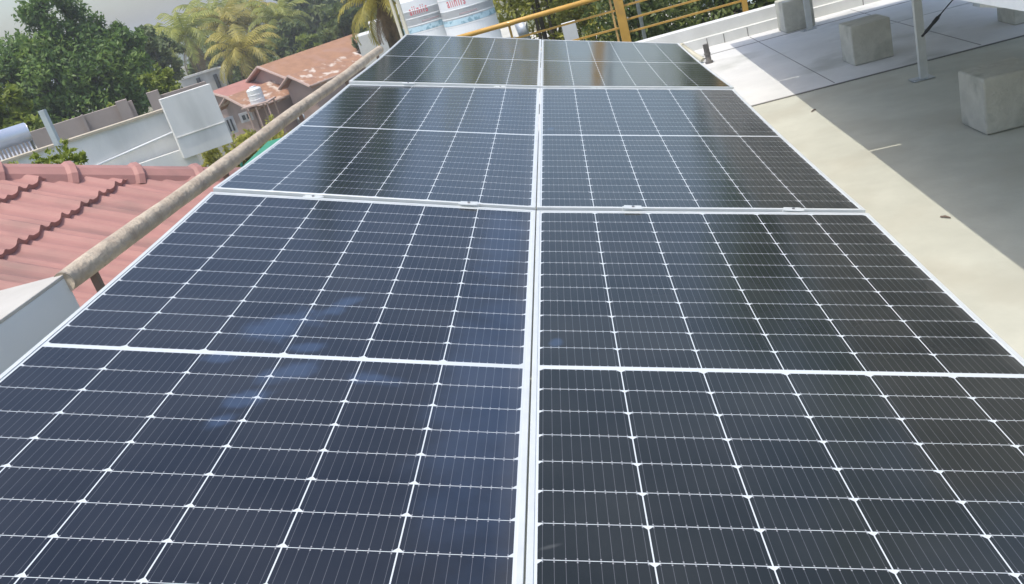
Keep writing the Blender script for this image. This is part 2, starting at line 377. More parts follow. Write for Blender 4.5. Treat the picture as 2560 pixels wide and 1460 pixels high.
# thin upright posts of the second array
M_postw = mat('white_galvanised_post', (.62, .64, .62), (.52, .54, .52), 12, .5, metal=.2)
po = None
for x, y, zt, lb in ((2.497, 3.235, -.03, 'near white channel post with a bolt plate, cable connector beside it'), (2.545, 6.20, -.05, 'far white channel post beside the farthest block')):
    e = empty('support_post', (x, y, ZR)); tag(e, lb, 'post', 'white posts holding the second array')
    if po is None:
        p = MB(); p.box((-.026, -.018, .004), (-.022, .018, .73), M_postw); p.box((-.022, -.018, .004), (.022, -.014, .73), M_postw); p.box((.022, -.018, .004), (.026, .018, .73), M_postw)
        a = p.build('channel', e)
        p = MB(); p.box((-.085, -.055, 0), (.055, .055, .005), M_galv); b = p.build('base_plate', e)
        p = MB(); p.tube([(-.062, -.03, .005), (-.062, -.03, .014)], .014, M_galv, 8); c = p.build('anchor_bolt', e); po = (a, b, c)
    else:
        for q in po: d = q.copy(); COL.objects.link(d); d.parent = e
# pipe stub and loose cream pipe by the far parapet
M_dgrey = mat('dark_grey_pipe', (.16, .155, .145), (.11, .105, .10), 20, .7)
e = empty('drain_stub', (1.475, 5.84, ZR)); tag(e, 'short dark grey pipe stub standing on the white floor', 'pipe stub')
p = MB(); p.tube([(0, 0, 0), (-.006, 0, .185)], .027, M_dgrey, 16); o = p.build('pipe', e, smooth=True)
p = MB(); p.tube([(0, 0, 0), (0, 0, .02)], .038, M_dgrey, 16); p.build('collar', e); p = MB(); p.tube([(-.004, 0, .085), (-.004, 0, .10)], .032, M_dgrey, 16); p.build('collar', e)
p = MB(); p.tube([(.0, 0, .03), (-.07, .10, .10), (-.14, .22, .175)], .024, M_cream, 14); p.tube([(-.14, .22, .175), (-.148, .233, .183)], .029, M_cream, 14)
o = p.build('loose_pipe', smooth=True); o.location = (1.43, 5.93, ZR); tag(o, 'short cream pipe leaning behind the dark stub', 'pipe')
M_black = mat('black_rubber', (.035, .037, .037), rough=.5)
p = MB(); p.tube([(1.28, 6.15, ZR+.006), (1.36, 6.10, ZR+.05), (1.40, 6.0, ZR+.012), (1.47, 5.96, ZR+.03), (1.44, 6.2, ZR+.01)], .004, M_dgrey, 6)
o = p.build('loose_wire', smooth=True); tag(o, 'bit of grey wire curled behind the dark stub', 'wire')

# ------------------------------------------------------------------ second array at the right, edge just in the picture
th = math.acos(.95952); rz = rad(-1.3)
ua = Vector((math.cos(th)*math.cos(rz), math.cos(th)*math.sin(rz), -math.sin(th))); va = Vector((-math.sin(rz), math.cos(rz), 0)); na = ua.cross(va)
AM = Matrix((ua, va, na)).transposed().to_4x4()
E0 = Vector((1.538, 3.0, .336))
zf0 = sagf(-.008, 0)
k = 0
RW = ('near', 'middle', 'far')
for c in (0, 1):
    for r in range(3):
        M = AM.copy(); M.translation = E0 + ua*(PW/2 + c*(PW+.003)) + va*(-.10 + (r-1)*(PL+.027))
        make_panel(M, zf0, PMAT_R, f'{RW[r]} solar panel in the {"left" if c == 0 else "right"} column of the second array at upper right', 'solar panels of the second array')
for i, v in enumerate((-2.6, -1.249, 1.049, 3.1)):
    e = empty('cross_beam', M=Matrix.Translation(E0 + va*v) @ AM)
    r = MB(); r.box((.215, -.03, -.085), (2.2, .03, -.037), M_galv); r.build('beam', e)
    tag(e, ('nearest', 'second', 'third', 'farthest')[i] + ' galvanised cross beam below the second array', 'beam', 'beams below the second array')
# cable with a connector hanging from its edge
p = MB(); pts = [(2.93, 3.10, -.05), (2.80, 3.08, -.135), (2.70, 3.07, -.22), (2.596, 3.06, -.302), (2.528, 3.06, -.361)]
e = empty('hanging_cable', (2.6, 3.05, -.2)); tag(e, 'black solar cable with a plug hanging in front of the near white post', 'cable')
p.tube(pts, .0042, M_black, 8); child(p, 'cord', e, smooth=True)
p = MB(); a = Vector(pts[-2]); b = Vector(pts[-1]); d = (b-a).normalized()
p.tube([a+d*.03, a+d*.05, a+d*.055, b, b+d*.012, b+d*.075, b+d*.08, b+d*.11], [.006, .008, .0125, .0125, .010, .011, .008, .008], M_black, 10); child(p, 'plug', e, smooth=True)

# ------------------------------------------------------------------ yellow railing beyond the far parapet
M_yel = mat('yellow_enamel', (.62, .36, .075), (.52, .30, .06), 8, .45, c3=(.45, .27, .09), s3=6, th3=(.6, .8), coat=.2)
M_yel2 = mat('pale_yellow_enamel', (.68, .47, .19), (.58, .38, .14), 8, .5)
e = empty('yellow_railing', (.9, 9.1, -3)); tag(e, 'yellow painted steel railing with posts and bars beyond the far roof edge', 'railing')
p = MB(); p.box((.868, 9.04, -3), (.985, 9.16, .90), M_yel); child(p, 'main_post', e, bevel=.006)
p = MB(); p.box((2.47, 9.06, -3), (2.535, 9.14, .90), M_yel); child(p, 'post', e, bevel=.004)
p = MB(); p.tube([(-1.6, 9.1, .85), (.87, 9.1, .87)], .032, M_yel, 12); child(p, 'handrail', e, smooth=True)
p = MB(); p.tube([(-2.2, 9.02, -.150), (.84, 9.08, -.150)], .033, M_yel, 14); child(p, 'handrail', e, smooth=True)
for z in (-.363, -.592):
    p = MB(); p.box((-2.2, 9.09, z-.012), (.86, 9.12, z+.012), M_yel); child(p, 'bar', e)
for z in (-.335, -.513, -.676):
    p = MB(); p.box((.99, 9.10, z-.012), (2.47, 9.13, z+.012), M_yel); child(p, 'bar', e)
p = MB(); p.box((-.545, 9.085, -1.0), (-.515, 9.115, -.18), M_yel); child(p, 'upright', e)
p = MB(); p.box((.812, 9.10, -3), (.838, 9.13, .5), M_yel2); child(p, 'upright', e)
p = MB(); p.tube([(1.385, 12.0, -9), (1.385, 12.0, 1.5)], .03, M_galv, 10); o = p.build('grey_pole', smooth=True); tag(o, 'thin grey pole standing behind the yellow railing bars', 'pole')

# ------------------------------------------------------------------ neighbouring roof with two water tanks
M_tank = mat('white_polyethylene', (.78, .80, .80), (.72, .75, .76), 3, .42)
M_red = mat('red_print', (.66, .13, .16), (.60, .20, .22), 12, .6)
M_bband = mat('light_blue_band', (.50, .67, .73), (.44, .61, .69), 20, .6, c3=(.24, .40, .47), s3=9, th3=(.52, .60))
M_grey_pr = mat('faded_red_grey_print', (.52, .42, .43), rough=.7)
M_nb = mat('grey_white_building', (.60, .60, .57), (.48, .49, .46), 1.2, .85, c3=(.38, .38, .35), s3=.6)
nb = empty('tank_building', (-3.2, 15.6, -10)); tag(nb, 'plain flat roofed grey-white building carrying the two white tanks', 'building')
p = MB(); p.box((-3.9, 13.4, -10), (-.75, 19, -1.05), M_nb); child(p, 'wall', nb)
p = MB(); p.box((-4.0, 13.3, -1.05), (-3.85, 19.1, -.93), M_nb); p.box((-3.85, 13.3, -1.05), (-.7, 13.42, -.93), M_nb); child(p, 'kerb', nb)
def text_on_cyl(s, size, R, th0, z, m, name, parent, sx=1.0):
    cu = bpy.data.curves.new('t', 'FONT'); cu.body = s; cu.size = size; cu.resolution_u = 4; cu.offset = size*.012; cu.space_character = 1.22
    o = bpy.data.objects.new('t', cu); COL.objects.link(o); bpy.context.view_layer.update()
    me = bpy.data.meshes.new_from_object(o.evaluated_get(bpy.context.evaluated_depsgraph_get()))
    bpy.data.objects.remove(o)
    for v in me.vertices:
        x, y = v.co.x*sx, v.co.y; t = th0 + x/R; v.co = (R*math.cos(t), R*math.sin(t), z + y)
    me.materials.append(m); q = bpy.data.objects.new(name, me); COL.objects.link(q); q.parent = parent; return q
def water_tank(az, R, zb, r, rows, txt, tz, th_text, bz, label):
    c = pol(az, R, zb); t = empty('water_tank', c); tag(t, label, 'water tank', 'white water tanks on the neighbouring roof')
    H = .27 - zb
    prof = [(0, 0), (r, 0)]
    for z in rows:
        zz = z - zb; prof += [(r, zz-.016), (r+.006, zz-.004), (r+.006, zz+.004), (r, zz+.008)]
    prof += [(r, H-.04), (r-.05, H), (r-.22, H+.10), (r-.30, H+.13), (.2, H+.15)]
    p = MB(); p.lathe(prof, M_tank, 56); p.build('shell', t, smooth=False)
    p = MB(); p.lathe([(.215, H+.14), (.215, H+.21), (.19, H+.23), (0, H+.24)], M_tank, 32); p.build('lid', t, smooth=True)
    p = MB(); p.lathe([(r+.002, bz[0]-zb), (r+.002, bz[1]-zb)], M_bband, 56); p.build('blue_band', t)
    text_on_cyl(txt, .26, r+.003, th_text, tz-zb, M_red, 'red_lettering', t, .56)
    p = MB(); a0 = th_text+.40; zz = tz-zb-.165
    p.add([((r+.003)*math.cos(a0+.03*i_), (r+.003)*math.sin(a0+.03*i_), zz+dz) for i_ in range(24) for dz in (-.012, .014)], [(2*i_, 2*i_+2, 2*i_+3, 2*i_+1) for i_ in range(23)], M_grey_pr); p.build('faded_small_print', t)
    return t
water_tank(-6.02, 18.85, -1.05, .55, (-.138, -.292, -.455, .08), 'aiiniis', -.075, rad(-126), (-.435, -.325), 'right white ribbed water tank with red lettering and a blue band, nearer of two')
water_tank(-8.62, 19.75, -1.05, .55, (.035, -.115, -.268, -.425), 'aiiniis', -.05, rad(-116), (-.405, -.295), 'left white ribbed water tank, partly hidden behind the other tank')
# small things on the roofs below the yellow rail
p = MB(); p.tube([pol(-3.35, 15, -.58), pol(-2.75, 15, -.56)], [.16, .13], M_galv, 14); o = p.build('metal_drum', smooth=True); tag(o, 'shiny metal drum lying just behind the yellow rail', 'drum')

# ------------------------------------------------------------------ red tiled roof next door
M_tile = mat('red_painted_tile', (.42, .21, .182), (.33, .17, .147), 4, .65, bump=.0015, c3=(.25, .145, .125), s3=3.5, th3=(.53, .72), stretch=(.5, 1.4, 1))
t_ = .56; P0 = Vector((-3.06, 1.847, .499)); cs = 1/math.sqrt(1+t_*t_)
rt = empty('tiled_roof_house', (-2.6, 1.5, -10)); tag(rt, 'neighbouring house with red clay tiled hip roof at lower left', 'house')
def roofz(x, y=0): return P0.z - .095 - t_*(x - P0.x)
# courses run along Y; each course is one stepped corrugated strip from hip to the near side
step = .297; tiles = MB()
def wave(y):
    a = ((y-.987)/.206+.28) % 1.0
    return .027*math.exp(-((a-.28)/.12)**2) + .013*math.exp(-((a-.70)/.09)**2)
for k in range(-7, 5):
    xt = -2.570 + k*step - step; xb = -2.570 + k*step     # upper / lower (toward +x) edge
    if xb > -1.80: xb = -1.835
    if xt > -1.86: break
    ytop = P0.y + (xt - P0.x) + .02
    y = -3.0; ys = []
    while y < P0.y + (xb-P0.x) + .02: ys.append(y); y += .0125
    vs = []; fs = []
    for yy in ys:
        xs = xt if yy < ytop else min(xb, xt + (yy - ytop))
        for (xx, lift) in ((xs-.03, .000), (xb, .027)):
            t = wave(yy)
            vs.append((xx + lift*.5, yy, roofz(xx) + lift + t))
        t = wave(yy)
        vs.append((xb - .006, yy, roofz(xb) - .012))
    n_ = len(ys)
    for i in range(n_-1):
        a = i*3; fs += [(a, a+1, a+4, a+3), (a+1, a+2, a+5, a+4)]
    tiles.add(vs, fs, M_tile)
    vs2 = []
child(tiles, 'roof_tiles', rt, smooth=False)
# hip caps
ud = Vector((1, 1, -t_)).normalized(); side = Vector((1, -1, 0)).normalized(); upn = ud.cross(side); 
if upn.z < 0: upn = -upn
caps = MB()
for k in range(-4, 6):
    a = P0 + ud*(.38*k); b = P0 + ud*(.38*(k+1) + .02)
    # the flared head of each cap overlaps the tail of the next one down
    vs = []; sec = [(0, .124, -.026), (.325, .134, -.022), (.345, .148, -.004), (.378, .152, .002), (.382, .148, .0), (.383, .124, -.03)]
    for (l, hw, up_) in sec:
        c = a + ud*l
        for ang in (-90, -62, -32, 0, 32, 62, 90):
            q = rad(ang); vs.append(c + side*(hw*1.12*math.sin(q)) + upn*((hw*.85)*math.cos(q) - .131 + up_*.9 + (.1275-hw*.85)))
    fs = []
    for i in range(len(sec)-1):
        for m_ in range(6): fs.append((i*7+m_, i*7+m_+1, (i+1)*7+m_+1, (i+1)*7+m_))
    fs.append(tuple(range((len(sec)-1)*7, len(sec)*7)))
    if (a.x) < -1.9: caps.add(vs, fs, M_tile)
child(caps, 'hip_caps', rt, smooth=False)
# far slope and walls of that house
p = MB(); A = P0 - ud*1.6; Bp = P0 + ud*1.85; off = -.10
p.add([A+Vector((0, 0, off)), Bp+Vector((0, 0, off)), Vector((-7, Bp.y, Bp.z+off)), Vector((-7, A.y, A.z+off))], [(0, 1, 2, 3)], M_tile); child(p, 'far_slope', rt)
p = MB(); p.box((-7, -3, -10), (-1.9, 3.0, -.9), M_nb); child(p, 'wall', rt)

# ------------------------------------------------------------------ walls of the neighbouring plots on the left
M_gw = mat('weathered_grey_white_wall', (.80, .79, .745), (.70, .70, .665), 1.1, .85, bump=.004, c3=(.56, .56, .52), s3=1.3, th3=(.5, .74), stretch=(1, 1, .28))
M_cop = mat('beige_coping', (.52, .46, .36), (.44, .39, .30), 4, .9)
M_pink = mat('bare_pinkish_plaster', (.43, .36, .315), (.35, .295, .26), 1.2, .9, bump=.004, c3=(.27, .23, .20), s3=.8, th3=(.52, .7))
def wallseg(mb, a, b, zb, zt, th, m, back=True):
    a = Vector(a); b = Vector(b); d = (b-a); d.z = 0; d.normalize(); n_ = Vector((-d.y, d.x, 0)) * th
    if n_.dot(a - CAM) < 0: n_ = -n_
    vs = [Vector((q.x, q.y, z)) for z in (zb, zt) for q in (a, b, b+n_, a+n_)]
    mb.add(vs, [(0,3,2,1),(4,5,6,7),(0,1,5,4),(1,2,6,5),(2,3,7,6),(3,0,4,7)], m)
wA = pol(-36, 20, 0); wB = pol(-25.2, 20, 0)
e = empty('long_compound_wall', (wA+wB)/2 + Vector((0, 0, -3))); tag(e, 'long grey-white plastered wall with beige coping beyond the red roof', 'wall')
p = MB(); wallseg(p, wA, wB, -8, -.47, .25, M_gw); child(p, 'wall', e)
p = MB(); wallseg(p, pol(-36, 19.95, 0), pol(-25.25, 19.95, 0), -.47, -.42, .33, M_cop); child(p, 'coping', e)
p = MB(); p.tube([pol(-31.0, 19.85, -1.09), pol(-25.3, 19.85, -.905)], .022, M_tank, 10); child(p, 'conduit', e, smooth=True)
p = MB(); p.lathe([(0, -.09), (.07, -.06), (.09, 0), (.07, .06), (0, .09)], M_tank, 16, tuple(pol(-31.0, 19.8, -1.1))); child(p, 'round_lamp', e, smooth=True)
p = MB(); wallseg(p, pol(-33, 19.7, 0), pol(-24.82, 19.7, 0), -8, -1.29, .12, M_gw); child(p, 'lower_step', e)
e = empty('tall_white_block', pol(-23.7, 19.6, -4)); tag(e, 'tall plain grey-white wall block between the long wall and the tiled house', 'wall')
p = MB(); wallseg(p, pol(-25.55, 19.45, 0), pol(-22.5, 19.6, 0), -1.46, -.20, .25, M_gw); child(p, 'wall', e)
p = MB(); wallseg(p, pol(-25.5, 19.43, 0), pol(-22.51, 19.58, 0), -1.02, -1.01, .02, M_gw); child(p, 'drip_line', e)
e = empty('pink_plaster_parapet', pol(-30, 23, -3)); tag(e, 'pinkish unpainted plaster parapet with stub pillars behind the long wall', 'wall')
p = MB(); wallseg(p, pol(-36, 23.3, 0), pol(-27.05, 23.0, 0), -6, -.21, .2, M_pink); child(p, 'wall', e)
p = MB(); wallseg(p, pol(-30.0, 22.95, 0), pol(-29.85, 22.95, 0), -6, -.19, .2, M_pink); wallseg(p, pol(-27.95, 22.9, 0), pol(-27.3, 22.9, 0), -6, -.14, .3, M_pink); child(p, 'pillar', e)
p = MB(); wallseg(p, pol(-26.15, 22.9, 0), pol(-25.45, 22.9, 0), -6, -.155, .3, M_pink); wallseg(p, pol(-25.45, 23.05, 0), pol(-22.7, 23.1, 0), -1.3, -.30, .2, M_pink); child(p, 'pillar', e)
M_bpost = mat('blue_grey_post', (.50, .56, .58), rough=.7)
p = MB(); a = pol(-31.75, 19.0, 0); p.box((a.x-.055, a.y-.05, -8), (a.x+.055, a.y+.05, .29), M_bpost); o = p.build('concrete_post'); tag(o, 'pale blue-grey square post rising in front of the pinkish parapet', 'post')
# solar water heater
M_silv = mat('brushed_silver_drum', (.74, .78, .86), (.68, .72, .80), 6, .28, metal=.55)
M_glass = mat('evacuated_glass_tube', (.60, .61, .64), (.45, .46, .50), 9, .2, coat=.6, stretch=(1, 1, 1))
M_fr = mat('heater_frame_steel', (.42, .40, .36), rough=.5, metal=.6)
hR = pol(-32.95, 20.9, -.08); hd = Vector((math.cos(rad(-34)), -math.sin(rad(-34)), 0)); ha = Vector((math.sin(rad(-34)), math.cos(rad(-34)), 0))
e = empty('solar_water_heater', hR + Vector((0, 0, -1.2))); tag(e, 'rooftop solar water heater with silver drum and sloping glass tubes at far left', 'solar water heater')
p = MB(); p.tube([hR - hd*1.9, hR + hd*.02, hR + hd*.045], [.19, .19, .16], M_silv, 24); child(p, 'drum', e, smooth=True)
p = MB(); p.box((-.02, -.02, 0), (.02, .02, .55), M_fr, Matrix.Translation(hR + hd*.0 + Vector((0, 0, -.75)))); p.tube([hR + hd*.02 - Vector((0, 0, .17)), hR + hd*.06 - Vector((0, 0, .75)) - ha*.6], .016, M_fr, 6); child(p, 'frame', e)
for i in range(18):
    s0 = hR + hd*(-.05 - .075*i) - Vector((0, 0, .16)); p = MB(); p.tube([s0, s0 - Vector((0, 0, .60)) - ha*.70], .021, M_glass, 8); child(p, 'glass_tube', e, smooth=True)

# ------------------------------------------------------------------ terracotta house with its own tank, 60 m off
M_terra = mat('terracotta_roof', (.39, .21, .12), (.30, .16, .095), 1.6, .85, bump=.02, c3=(.34, .20, .15), s3=.8, th3=(.52, .7))
M_terra_st = mat('stained_terracotta_roof', (.40, .22, .13), (.27, .15, .10), 2.5, .9, c3=(.60, .52, .45), s3=1.6, th3=(.54, .64))
M_terra_rd = mat('dull_red_roof', (.42, .20, .165), (.35, .165, .14), 1.6, .85)
M_hw = mat('brownish_pink_house_wall', (.40, .30, .265), (.34, .26, .235), .8, .9, c3=(.28, .225, .20), s3=.5)
M_trim = mat('pale_roof_trim', (.48, .36, .31), rough=.8)
M_win = mat('dark_window_glass', (.05, .06, .07), rough=.2)
M_wfr = mat('pale_window_frame', (.50, .52, .55), rough=.6)
hz = rad(18.0)
rt_ = Vector((math.cos(hz), math.sin(hz), 0)); aw = Vector((-math.sin(hz), math.cos(hz), 0))
yaw = rad(33)
rd = rt_*math.cos(yaw) + aw*math.sin(yaw); fr = rt_*math.sin(yaw) - aw*math.cos(yaw)   # ridge direction, toward-front direction
hs = empty('terracotta_house', pol(-18.5, 60, -10)); tag(hs, 'pinkish two storey house with several terracotta gable roofs', 'house')
def gable(apex, L, wf, wb, dz, roofm, walls=True, dzb=None, over=.35):
    dzb = dz*wb/wf if dzb is None else dzb; th = Vector((0, 0, -.14))
    r0 = apex; r1 = apex + rd*L; f0 = r0 + fr*wf - Vector((0, 0, dz)); f1 = r1 + fr*wf - Vector((0, 0, dz)); b0 = r0 - fr*wb - Vector((0, 0, dzb)); b1 = r1 - fr*wb - Vector((0, 0, dzb))
    p = MB()
    for q in ((r0, f0, f1, r1), (b0, r0, r1, b1)):
        vs = list(q) + [v+th for v in q]; p.add(vs, [(0,1,2,3),(7,6,5,4),(0,4,5,1),(1,5,6,2),(2,6,7,3),(3,7,4,0)], roofm)
    child(p, 'roof', hs)
    p = MB()
    for a, b in ((r0, f0), (r0, b0)): p.tube([a - rd*.04 + Vector((0, 0, -.03)), b - rd*.04 + Vector((0, 0, -.03))], .09, M_trim, 6)
    p.tube([f0, f1], .07, M_trim, 6); child(p, 'roof_trim', hs)
    if walls:
        p = MB(); i = rd*over; e0 = [r0+i+th, f0+i-fr*over+th, Vector((f0.x, f0.y, -10))+i-fr*over, Vector((b0.x, b0.y, -10))+i+fr*over, b0+i+fr*over+th]
        e1 = [v + rd*(L-2*over) for v in e0]; n_ = len(e0)
        p.add(e0+e1, [(0,1,2,3,4), (9,8,7,6,5)] + [(k_, (k_+1) % 5, (k_+1) % 5+5, k_+5) for k_ in (0,1,3,4)], M_hw); child(p, 'wall', hs)
gable(pol(-19.45, 61.5, -2.30), 8.6, 2.7, 2.0, 1.05, M_terra)
gable(pol(-21.9, 59.5, -3.38), 9.5, 2.3, 1.5, 1.05, M_terra_st)
gable(pol(-22.75, 62.5, -2.98), 3.6, 3.0, .8, .75, M_terra_rd)
gable(pol(-17.9, 57.6, -3.15), 5.5, 1.9, 1.5, .85, M_terra_st)
def window(az, R, z, wv, hv, bars=3):
    c = pol(az, R, z); f = MB(); f.box((-wv/2-.1, -.06, -hv/2-.1), (wv/2+.1, .04, hv/2+.1), M_wfr)
    M = Matrix((rt_, aw, Vector((0, 0, 1)))).transposed().to_4x4(); M.translation = c
    o = f.build('window', hs); o.matrix_parent_inverse = Matrix.Translation(-Vector(hs.location)); o.matrix_basis = M
    g = MB()
    for b in range(bars): x0 = -wv/2 + wv*b/bars; g.box((x0+.05, -.09, -hv/2+.05), (x0+wv/bars-.05, -.062, hv/2-.05), M_win)
    g.build('pane', o)
window(-22.35, 58.2, -5.0, .62, .85); window(-21.2, 57.7, -4.75, .6, .4, 2)
# its tank on a thin platform
tk = empty('house_tank', pol(-20.2, 57.0, -4.1)); tag(tk, 'small grey-white cylindrical tank with bright lid on the terracotta house roof', 'water tank')
p = MB(); p.lathe([(0, 0), (.46, 0), (.46, .2), (.48, .22), (.46, .26), (.46, .5), (.48, .52), (.46, .56), (.46, .82), (.38, .9), (.2, .95)], M_tank, 28); p.build('shell', tk)
p = MB(); p.lathe([(.2, .94), (.2, 1.02), (0, 1.05)], M_tank, 20); p.build('lid', tk)
p = MB(); p.box((-.9, -.8, -.08), (.9, .8, 0), M_trim); p.build('platform', tk)
p = MB()
for x in (-.6, .0, .75):
    for y in (-.7, .7): p.box((x-.04, y-.04, -3.2), (x+.04, y+.04, -.08), M_trim)
p.build('stilts', tk)
# pale block building behind
b2 = empty('pale_block_building', pol(-23.2, 68, -10)); tag(b2, 'pale grey flat roofed building with slit windows left of the terracotta house', 'building')
p = MB(); wallseg(p, pol(-25.2, 68, 0), pol(-21.45, 68, 0), -10, -1.98, 4, M_nb); child(p, 'wall', b2)
p = MB(); wallseg(p, pol(-24.0, 67.9, 0), pol(-21.7, 67.9, 0), -1.98, -1.83, .4, M_pl_white); child(p, 'roof_edge', b2)
for az, z, h in ((-22.05, -2.75, 1.0), (-22.9, -3.1, 1.0), (-23.05, -2.4, .5)):
    c = pol(az, 67.8, z); p = MB(); p.box((c.x-.11, c.y-.08, z-h/2), (c.x+.11, c.y+.12, z+h/2), M_win); child(p, 'window', b2)
p = MB(); a = pol(-24.75, 68.5, -1.45); b = pol(-24.1, 68.5, -1.43); p.tube([a, b], .24, M_tank, 14); child(p, 'roof_pipe_drum', b2)
# white building at the right end of the house
b3 = empty('small_white_building', pol(-10.6, 47, -10)); tag(b3, 'small bright white building partly hidden by the brownish palm', 'building')
p = MB(); wallseg(p, pol(-12.2, 47, 0), pol(-11.4, 47, 0), -10, -1.15, 3, M_pl_white); child(p, 'wall', b3)
p = MB(); wallseg(p, pol(-13.2, 50, 0), pol(-11.9, 50, 0), -10, -1.75, 3, M_pl_white); child(p, 'lower_wing', b3)
# green shade net and other bits low beside the wall
M_green = mat('green_shade_net', (.05, .26, .17), (.035, .20, .13), 8, .9, bump=.01)
e = empty('green_net', (-4.7, 10.4, -2)); tag(e, 'dark green shade net stretched beside the panels far left edge', 'shade net')
p = MB(); p.add([(-5.05, 9.95, -1.17), (-3.9, 10.2, -1.2), (-3.9, 10.9, -1.06), (-4.85, 10.75, -1.03), (-5.05, 9.95, -4), (-3.9, 10.2, -4)], [(0, 1, 2, 3), (0, 4, 5, 1)], M_green); child(p, 'net', e)
p = MB(); p.tube([(-5.07, 9.93, -6), (-5.07, 9.93, -1.1)], .025, M_green, 8); child(p, 'net_pole', e)
p = MB(); p.box((-4.9, 11.5, -6), (-3.6, 13.2, -1.16), M_nb); o = p.build('low_shed', bevel=.02); tag(o, 'low grey shed top just beyond the green net', 'shed')
e = empty('rooftop_light', (-3.47, 8.5, -1.4)); tag(e, 'small white globe light on a dark stand left of the panels', 'light')
p = MB(); p.lathe([(0, -.05), (.04, -.03), (.05, 0), (.04, .03), (0, .05)], M_tank, 16, (-3.46, 8.5, -.53)); child(p, 'globe', e, smooth=True)
p = MB(); p.box((-3.53, 8.5, -1.4), (-3.47, 8.56, -.55), M_dgrey); child(p, 'stand', e)

# ------------------------------------------------------------------ ground and hills
M_ground = mat('dry_earth_and_scrub', (.26, .21, .14), (.13, .15, .06), .12, .95, c3=(.10, .13, .05), s3=.03, th3=(.45, .6))
g = MB(); g.add([(-1090, -50, -10.2), (1090, -50, -10.2), (1090, 1040, -10.2), (-1090, 1040, -10.2)], [(0, 1, 2, 3)], M_ground); tag(g.build('ground'), kind='structure')
M_hill = mat('wooded_hill', (.09, .12, .06), (.05, .08, .04), .04, .95, c3=(.35, .33, .30), s3=.06, th3=(.66, .72))
vs = []; fs = []; NA, NR = 120, 10
for i in range(NA+1):
    az = -70 + 140*i/NA
    for jn in range(NR+1):
        R = 380 + 60*jn; s = math.sin(math.pi*jn/NR)
        h = s*(13 + 3.5*math.sin(az*.31+1) + 2*math.sin(az*.83) + 1.2*math.sin(az*2.9)) + random.uniform(-.8, .8)*s
        q = pol(az, R, -10.3 + h); vs.append(q)
for i in range(NA):
    for jn in range(NR):
        a = i*(NR+1)+jn; fs.append((a, a+NR+1, a+NR+2, a+1))
h_ = MB(); h_.add(vs, fs, M_hill); tag(h_.build('hills', smooth=True), kind='structure')

# ------------------------------------------------------------------ trees
LM = {'dark': leafmat('dark_mango_leaves', (.045, .10, .03), (.14, .24, .05), (.36, .47, .10), .55),
      'mid': leafmat('mid_green_leaves', (.06, .10, .03), (.14, .19, .05), (.27, .31, .09), .7),
      'lime': leafmat('lime_green_leaves', (.10, .15, .025), (.24, .30, .045), (.40, .45, .08), .9),
      'yel': leafmat('yellow_green_leaves', (.17, .19, .04), (.42, .42, .08), (.65, .62, .18), 1.2),
      'haze': leafmat('greyish_green_leaves', (.08, .12, .05), (.18, .23, .08), (.34, .38, .14), .6)}
M_bark = mat('grey_brown_bark', (.20, .165, .13), (.12, .10, .08), 6, .95, bump=.02)
M_pbark = mat('palm_bark', (.22, .185, .15), (.13, .11, .09), 9, .95, bump=.02, stretch=(1, 1, 3))
def leaves_np(blobs, n, size, lift=.15):
    tot = sum(b[3]*b[4]*b[5] for b in blobs) if blobs else 1
    V = []
    for (x, y, z, rx, ry, rz_) in blobs:
        k = max(20, int(n * (rx*ry*rz_)**.67 / sum((b[3]*b[4]*b[5])**.67 for b in blobs)))
        d = rng.normal(size=(k, 3)); d /= np.linalg.norm(d, axis=1)[:, None]
        # clumps: directions gather round a number of sub-centres, leaving gaps
        nc = max(6, int(k/90)); cc = rng.normal(size=(nc, 3)); cc /= np.linalg.norm(cc, axis=1)[:, None]
        idx = rng.integers(0, nc, k); d = cc[idx]*1.0 + d*.30; 
        rr = (.70 + .30*rng.random(k)) * (.85+.3*rng.random(nc))[idx]
        c = np.array([x, y, z]) + d*rr[:, None]*np.array([rx, ry, rz_])
        a = rng.normal(size=(k, 3)); a /= np.linalg.norm(a, axis=1)[:, None]
        up = rng.normal(size=(k, 3))*.7 + np.array([0, 0, 1.0]) + d*.5
        b = np.cross(up, a); b /= np.linalg.norm(b, axis=1)[:, None]
        s = size*(.6+.8*rng.random(k))[:, None]
        V.append(np.stack([c-a*s, c-b*s*.45, c+a*s, c+b*s*.45], 1).reshape(-1, 3))
    return np.concatenate(V)
def leafobj(name, V, m, parent):
    nq = len(V)//4; me = bpy.data.meshes.new(name)
    me.vertices.add(len(V)); me.vertices.foreach_set('co', V.astype(np.float32).ravel())
    me.loops.add(nq*4); me.loops.foreach_set('vertex_index', np.arange(nq*4, dtype=np.int32))
    me.polygons.add(nq); me.polygons.foreach_set('loop_start', np.arange(0, nq*4, 4, dtype=np.int32)); me.polygons.foreach_set('loop_total', np.full(nq, 4, dtype=np.int32))
    me.update(calc_edges=True); me.materials.append(m)
    o = bpy.data.objects.new(name, me); COL.objects.link(o); o.parent = parent; return o
